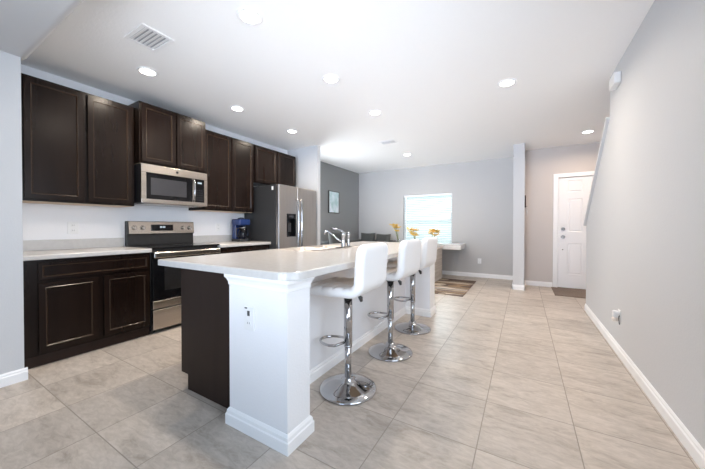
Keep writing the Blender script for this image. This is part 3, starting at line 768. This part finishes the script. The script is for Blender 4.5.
# ------------------------------------------------------------------ bar stools
def pad(curve, s0, s1, half_w, T, round0, round1, quilt=False, ny=64, ns=56):
    """upholstered slab following an x-z curve; round0/round1 close and round the start/end"""
    t = new(); top_ = []; bot = []
    def C(s): return curve(s)
    Lc = 0.0; prev = C(s0)
    for i in range(1, 41):
        c = C(s0 + (s1 - s0) * i / 40); Lc += (c - prev).length; prev = c
    for i in range(ns + 1):
        # cluster rows near the ends
        u = i / ns; u = .5 - .5 * math.cos(math.pi * u) if (round0 and round1) else (1 - math.cos(math.pi / 2 * u) if round0 else (math.sin(math.pi / 2 * u) if round1 else u))
        s = s0 + (s1 - s0) * u; c = C(s); e = 1e-3; d = (C(s + e) - C(s - e)).normalized(); nrm = Vector((-d.z, 0, d.x))
        dist0 = u * Lc if round0 else 9; dist1 = (1 - u) * Lc if round1 else 9
        dd = min(dist0, dist1); er = .045
        cr_ = .075
        wv = half_w - (cr_ - math.sqrt(max(0, cr_ ** 2 - (cr_ - min(dd, cr_)) ** 2)))
        rt = []; rb = []
        for j in range(ny + 1):
            v = -math.cos(math.pi * j / ny); y = wv * v
            de = min(dd, wv - abs(y))
            k = math.sqrt(max(0, 1 - (1 - min(1, de / er)) ** 2.4))
            th = T * k
            gq = 0.0
            if quilt:
                a = u * Lc
                for ln in (.09, .17, .25, .33):
                    gq = max(gq, math.exp(-((a - ln) / .010) ** 2))
                for ln in (-.10, 0, .10):
                    gq = max(gq, math.exp(-((y - ln) / .010) ** 2))
                gq *= .009 * k
            p = c + Vector((0, y, 0))
            rt.append(t.verts.new(p + nrm * (th - gq))); rb.append(t.verts.new(p - nrm * th))
        top_.append(rt); bot.append(rb)
    for i in range(ns):
        for j in range(ny):
            t.faces.new((top_[i][j], top_[i + 1][j], top_[i + 1][j + 1], top_[i][j + 1]))
            t.faces.new((bot[i][j], bot[i][j + 1], bot[i + 1][j + 1], bot[i + 1][j]))
    for Lp, Lb in ([(top_[0], bot[0])] if round0 else []) + ([(top_[-1], bot[-1])] if round1 else []):
        for j in range(ny): t.faces.new((Lp[j], Lp[j + 1], Lb[j + 1], Lb[j]))
    for i in range(ns):
        for j in (0, ny): t.faces.new((top_[i][j], top_[i + 1][j], bot[i + 1][j], bot[i][j]))
    bmesh.ops.remove_doubles(t, verts=list(t.verts), dist=1e-5)
    bmesh.ops.recalc_face_normals(t, faces=list(t.faces))
    for f in t.faces: f.smooth = True
    return t
def stool_curve(s):
    # s in [0,1]: seat from the front edge back, then the bend, then up the backrest
    zs_, xf_, xb, r_, zt = .722, -.255, .180, .070, 1.030
    L1 = (xb - r_) - xf_; L2 = r_ * math.pi / 2; L3 = zt - (zs_ + r_); Lt = L1 + L2 + L3; d = s * Lt
    if d <= L1:
        u = d / L1; return Vector((xf_ + d, 0, zs_ - .012 * (1 - u) ** 3 + .004 * math.sin(u * math.pi) * -1))
    if d <= L1 + L2:
        a = (d - L1) / r_; return Vector((xb - r_ + r_ * math.sin(a), 0, zs_ + r_ - r_ * math.cos(a)))
    h_ = d - L1 - L2; return Vector((xb + .02 * (h_ / L3) ** 1.3, 0, zs_ + r_ + h_))
st = thing('bar_stool', 'white leather bar stool nearest the camera at the island', 'bar stool', (0, 0, 0), 'bar stools along the island')
obj('seat', pad(stool_curve, 0, .62, .213, .034, True, False, True), leather, st)
obj('backrest', pad(stool_curve, 0.62, 1.0, .213, .034, False, True), leather, st)
q = new(); lathe(q, [(.0, .0015), (.196, .0015), (.200, .006), (.200, .012), (.192, .019), (.15, .032), (.10, .046), (.06, .058), (.045, .068), (.038, .085), (.034, .090), (.0, .090)], 0, 0, 72, cap=False)
obj('base_plate', q, chrome, st)
q = new(); rod(q, (0, 0, .088), (0, 0, .34), .0235, seg=28); obj('lower_column', q, chrome, st)
q = new(); rod(q, (0, 0, .315), (0, 0, .650), .0300, seg=28); rod(q, (0, 0, .300), (0, 0, .316), .0275, .0300, seg=28); obj('upper_sleeve', q, chrome, st)
q = new(); box(q, -.075, .075, -.075, .075, .672, .686, .003); rod(q, (0, 0, .648), (0, 0, .674), .036, .05, seg=24); obj('seat_plate', q, plastic_dark, st)
pts = [(-.015, .028, .335), (-.06, .080, .322)]
for k_ in range(13):
    a = R(90 + 180 * k_ / 12); pts.append((-.105 + .115 * math.cos(a), .088 * math.sin(a), .318))
pts += [(-.06, -.080, .322), (-.015, -.028, .335)]
q = new(); tube(q, pts, .0095, 12); obj('footrest', q, chrome, st)
q = new(); tube(q, [(.02, .02, .668), (.045, .045, .660), (.058, .058, .650)], .005, 8); 
lv = obj('lever', q, chrome, st)
q = new(); tube(q, [(.054, .054, .655), (.066, .066, .636), (.070, .070, .610)], .013, 10, rads=[.008, .016, .010]); obj('lever_paddle', q, plastic_dark, lv)
st.location = (-1.060, 1.735, 0); st.rotation_euler = (0, 0, R(2))
dup(st, (-1.040, 2.440, 0), R(-2), 'white leather bar stool in the middle of the row of three')
dup(st, (-1.066, 3.130, 0), R(-1), 'white leather bar stool farthest from the camera, beside the far island post')

# ------------------------------------------------------------------ dining and sitting end of the room
sb = thing('sideboard', 'whitewashed wood sideboard with cream top behind the far end of the island', 'sideboard', (-2.15, 6.10, 0))
b = B(-2.76, -1.53, 5.80, 6.42, .03, .685, .003)
obj('sideboard_case', b, wood_wash, sb)
b = new()
for xx in (-2.70, -1.59):
    for yy in (5.86, 6.36): box(b, xx - .03, xx + .03, yy - .03, yy + .03, .0125, .03)
obj('foot', b, wood_wash, sb)
obj('sideboard_top', B(-2.79, -1.505, 5.775, 6.445, .685, .742, .006), cream, sb)
for i in range(4):
    z0 = .045 + i * .160
    obj('side_plank', B(-1.531, -1.522, 5.812, 6.408, z0 + .006, z0 + .150, .003), wood_wash, sb)
    dwr = obj('drawer', B(-2.745, -1.545, 5.786, 5.801, z0 + .006, z0 + .150, .003), wood_wash, sb)
    obj('drawer_pull', B(-2.25, -2.04, 5.772, 5.787, z0 + .07, z0 + .085, .003), brass, dwr)
# white console under the window
co = thing('console_table', 'white thick-topped console table against the far wall under the window', 'table', (-1.9, 6.75, 0))
obj('tabletop', B(-2.62, -1.155, 6.47, 7.09, .650, .765, .008), white_lacquer, co)
for xx in (-2.56, -1.98):
    for yy in (6.60, 7.03): obj('leg', B(xx - .025, xx + .025, yy - .025, yy + .025, .001, .651), white_lacquer, co)

def vase(x, y, z, lean, label, seed):
    rnd = random.Random(seed)
    tth = thing('flower_vase', label, 'vase', (x, y, z), 'vases of yellow flowers')
    q = new(); pr = [(.030, .001), (.036, .006), (.038, .03), (.030, .07), (.018, .105), (.020, .125)]
    lathe(q, [(r_, z + h_) for r_, h_ in pr] + [(.017, z + .124), (.015, z + .105), (.026, z + .07), (.033, z + .03), (.030, z + .010)], x, y, 28)
    obj('vase', q, clear_glass, tth)
    sm = new(); heads = []
    for k in range(8):
        a = rnd.uniform(0, 6.28); rr = rnd.uniform(.03, .10)
        hx = x + lean[0] * rnd.uniform(.4, 1.1) + rr * math.cos(a); hy = y + lean[1] + rr * math.sin(a); hz = z + lean[2] + rnd.uniform(-.07, .06) - (hx - x) * lean[3]
        tube(sm, [(x + .004 * k - .008, y, z + .02), (x + (hx - x) * .15, y + (hy - y) * .15, z + .13), (x + (hx - x) * .6, y + (hy - y) * .6, z + .20 + (hz - z - .20) * .6), (hx, hy, hz)], .003, 6)
        heads.append((hx, hy, hz))
    obj('stems', sm, stem_mat, tth)
    for hx, hy, hz in heads:
        q = new()
        for k in range(6):
            a = 6.283 * k / 6 + rnd.random(); tilt = rnd.uniform(.1, .6); Ld = rnd.uniform(.055, .085)
            m4 = Matrix.Translation((hx, hy, hz)) @ Matrix.Rotation(a, 4, 'Z') @ Matrix.Rotation(-tilt, 4, 'Y') @ Matrix.Translation((Ld * .6, 0, 0)) @ Matrix.Diagonal((Ld * .7, Ld * .38, .006, 1))
            t2 = new(); bmesh.ops.create_icosphere(t2, subdivisions=2, radius=1, matrix=m4)
            for f in t2.faces: f.smooth = True
            merge(q, t2)
        obj('blossom', q, petal, tth)
vase(-2.42, 6.12, .742, (-.06, 0, .34, .6), 'glass vase of yellow flowers leftmost on the sideboard, against the grey wall', 3)
vase(-2.02, 6.10, .742, (-.05, 0, .27, .2), 'glass vase of yellow flowers between the two others, seen before the window', 5)
vase(-1.64, 6.12, .742, (.0, 0, .26, .0), 'glass vase of yellow flowers rightmost on the sideboard, nearest the window edge', 8)

# rug
b = B(-2.82, -.85, 4.98, 6.52, .001, .012, .003)
rg_ = tag(obj('area_rug', b, rug_mat), 'brown, tan and cream wavy striped area rug under the sideboard', 'rug'); recentre(rg_)
dm = tag(obj('door_mat', B(.45, 1.12, 5.86, 6.60, .001, .012, .003), mat_brown), 'plain brown door mat on the tiles before the white front door', 'door mat'); recentre(dm)

# sofa (corner) and cushions
sf = thing('corner_sofa', 'dark grey corner sofa along the accent wall beyond the island', 'sofa', (-3.5, 6.0, 0))
b = B(-3.94, -3.06, 4.75, 7.08, .07, .30, .02); box(b, -3.06, -2.83, 6.30, 7.08, .07, .30, .02); obj('sofa_base', b, fabric_grey, sf)
b = B(-3.96, -3.76, 4.75, 7.08, .30, .80, .05, 3); obj('backrest', b, fabric_grey, sf)
b = B(-3.75, -2.83, 6.90, 7.09, .30, .80, .05, 3); obj('backrest', b, fabric_grey, sf)
b = B(-3.94, -3.06, 4.74, 4.92, .302, .62, .04, 3); obj('armrest', b, fabric_grey, sf)
for y0, y1 in ((4.93, 5.64), (5.65, 6.30)): obj('seat_cushion', B(-3.75, -3.05, y0, y1, .302, .46, .04, 3), fabric_grey, sf)
obj('seat_cushion', B(-3.75, -2.83, 6.32, 6.89, .302, .46, .04, 3), fabric_grey, sf)
for xx, yy in ((-3.88, 4.82), (-3.14, 4.82), (-3.88, 7.0), (-2.90, 7.0), (-2.90, 6.38), (-3.14, 6.0)):
    q = new(); rod(q, (xx, yy, .001), (xx, yy, .072), .02, seg=14); obj('foot', q, dark_wood, sf)
def cushion(cx, cy, cz, w_, h_, t_, rz, ry, label):
    t2 = new(); n_ = 16; A = []; Bq = []
    for i in range(n_ + 1):
        ra = []; rb = []
        for j in range(n_ + 1):
            u = -1 + 2 * i / n_; v = -1 + 2 * j / n_
            k = (max(0, 1 - u ** 4) * max(0, 1 - v ** 4)) ** .5
            px_ = u * w_ / 2 * (1 - .06 * (1 - v * v)); pz_ = v * h_ / 2 * (1 - .06 * (1 - u * u))
            ra.append(t2.verts.new((px_, t_ / 2 * k, pz_))); rb.append(t2.verts.new((px_, -t_ / 2 * k, pz_)))
        A.append(ra); Bq.append(rb)
    for i in range(n_):
        for j in range(n_):
            t2.faces.new((A[i][j], A[i][j + 1], A[i + 1][j + 1], A[i + 1][j])); t2.faces.new((Bq[i][j], Bq[i + 1][j], Bq[i + 1][j + 1], Bq[i][j + 1]))
    bmesh.ops.remove_doubles(t2, verts=list(t2.verts), dist=1e-5); bmesh.ops.recalc_face_normals(t2, faces=list(t2.faces))
    for f in t2.faces: f.smooth = True
    bmesh.ops.transform(t2, matrix=Matrix.Rotation(rz, 4, 'Z') @ Matrix.Rotation(ry, 4, 'X'), verts=list(t2.verts))
    o = obj('throw_cushion', t2, fabric_cushion); o.location = (cx, cy, cz)
    return tag(o, label, 'cushion', 'cushions on the corner sofa')
cushion(-3.655, 5.56, .755, .68, .56, .16, R(90), R(-10), 'dark grey cushion on the sofa before the grey accent wall, behind the faucet')
cushion(-3.55, 6.80, .730, .42, .52, .16, R(3), R(-10), 'dark grey cushion in the sofa corner, left of its neighbour at the far wall')
cushion(-3.11, 6.80, .715, .42, .50, .16, R(-4), R(-10), 'dark grey cushion at the right end of the sofa, left of the flowers')

# picture on the accent wall
pc = thing('wall_picture', 'pale blue abstract canvas in a thin dark frame on the grey accent wall', 'picture', (XK, 5.855, 1.48))
f = new(); x0, x1 = XK + .001, XK + .032
box(f, x0, x1, 5.635, 5.650, 1.475, 2.005); box(f, x0, x1, 6.06, 6.075, 1.475, 2.005); box(f, x0, x1, 5.650, 6.06, 1.475, 1.490); box(f, x0, x1, 5.650, 6.06, 1.990, 2.005)
obj('picture_frame', f, gasket, pc)
obj('canvas', B(XK + .002, XK + .027, 5.651, 6.059, 1.491, 1.989), canvas_mat, pc)

# key holder on the side of the partition
kh = thing('key_holder', 'small dark wooden key holder on the partition edge left of the door', 'key holder', (.01, 6.28, 1.49))
obj('plaque', B(.0105, .030, 6.20, 6.36, 1.50, 1.72, .004), dark_wood, kh)
q = new(); rod(q, (.028, 6.28, 1.52), (.05, 6.28, 1.515), .004, seg=10); rod(q, (.05, 6.28, 1.515), (.052, 6.28, 1.53), .004, seg=10); obj('hook', q, brass, kh)
kk = thing('key_ring', 'small bunch of keys hanging below the dark key holder', 'keys', (.047, 6.28, 1.40))
q = new(); tube(q, [(.047, 6.28 + .018 * math.cos(R(a)), 1.497 + .018 * math.sin(R(a))) for a in range(0, 360, 24)], .0018, 6, closed=True); obj('ring', q, brass, kk)
for dy_, dx_ in ((-.012, .0), (.012, .004)):
    q = B(.044 + dx_, .047 + dx_, 6.28 + dy_ - .012, 6.28 + dy_ + .012, 1.45, 1.482, .001); box(q, .044 + dx_, .047 + dx_, 6.28 + dy_ - .004, 6.28 + dy_ + .004, 1.40, 1.451); obj('key', q, brass, kk)

# ------------------------------------------------------------------ window blind
bl = thing('window_blind', 'white horizontal slat blind hanging in the bright far window', 'window blind', ((WX0 + WX1) / 2, YF + .035, WZ0))
obj('head_rail', B(WX0 + .005, WX1 - .005, YF + .012, YF + .062, WZ1 - .055, WZ1 - .004, .003), trim_white, bl)
q = new(); z = WZ0 + .05
while z < WZ1 - .07:
    c = Vector((0, YF + .036, z)); a = R(24)
    hy, hz = .024 * math.cos(a), .024 * math.sin(a)
    prism(q, [(c.y - hy, c.z - hz), (c.y + hy, c.z + hz), (c.y + hy - .001, c.z + hz + .0025), (c.y - hy - .001, c.z - hz + .0025)], 'x', WX0 + .012, WX1 - .012)
    z += .0445
obj('blind_slats', q, slat_mat, bl)
obj('bottom_rail', B(WX0 + .012, WX1 - .012, YF + .016, YF + .056, WZ0 + .006, WZ0 + .026, .003), trim_white, bl)
q = new()
for xx in (WX0 + .2, (WX0 + WX1) / 2, WX1 - .2): rod(q, (xx, YF + .010, WZ0 + .02), (xx, YF + .010, WZ1 - .05), .0012, seg=6)
obj('ladder_cords', q, trim_white, bl)
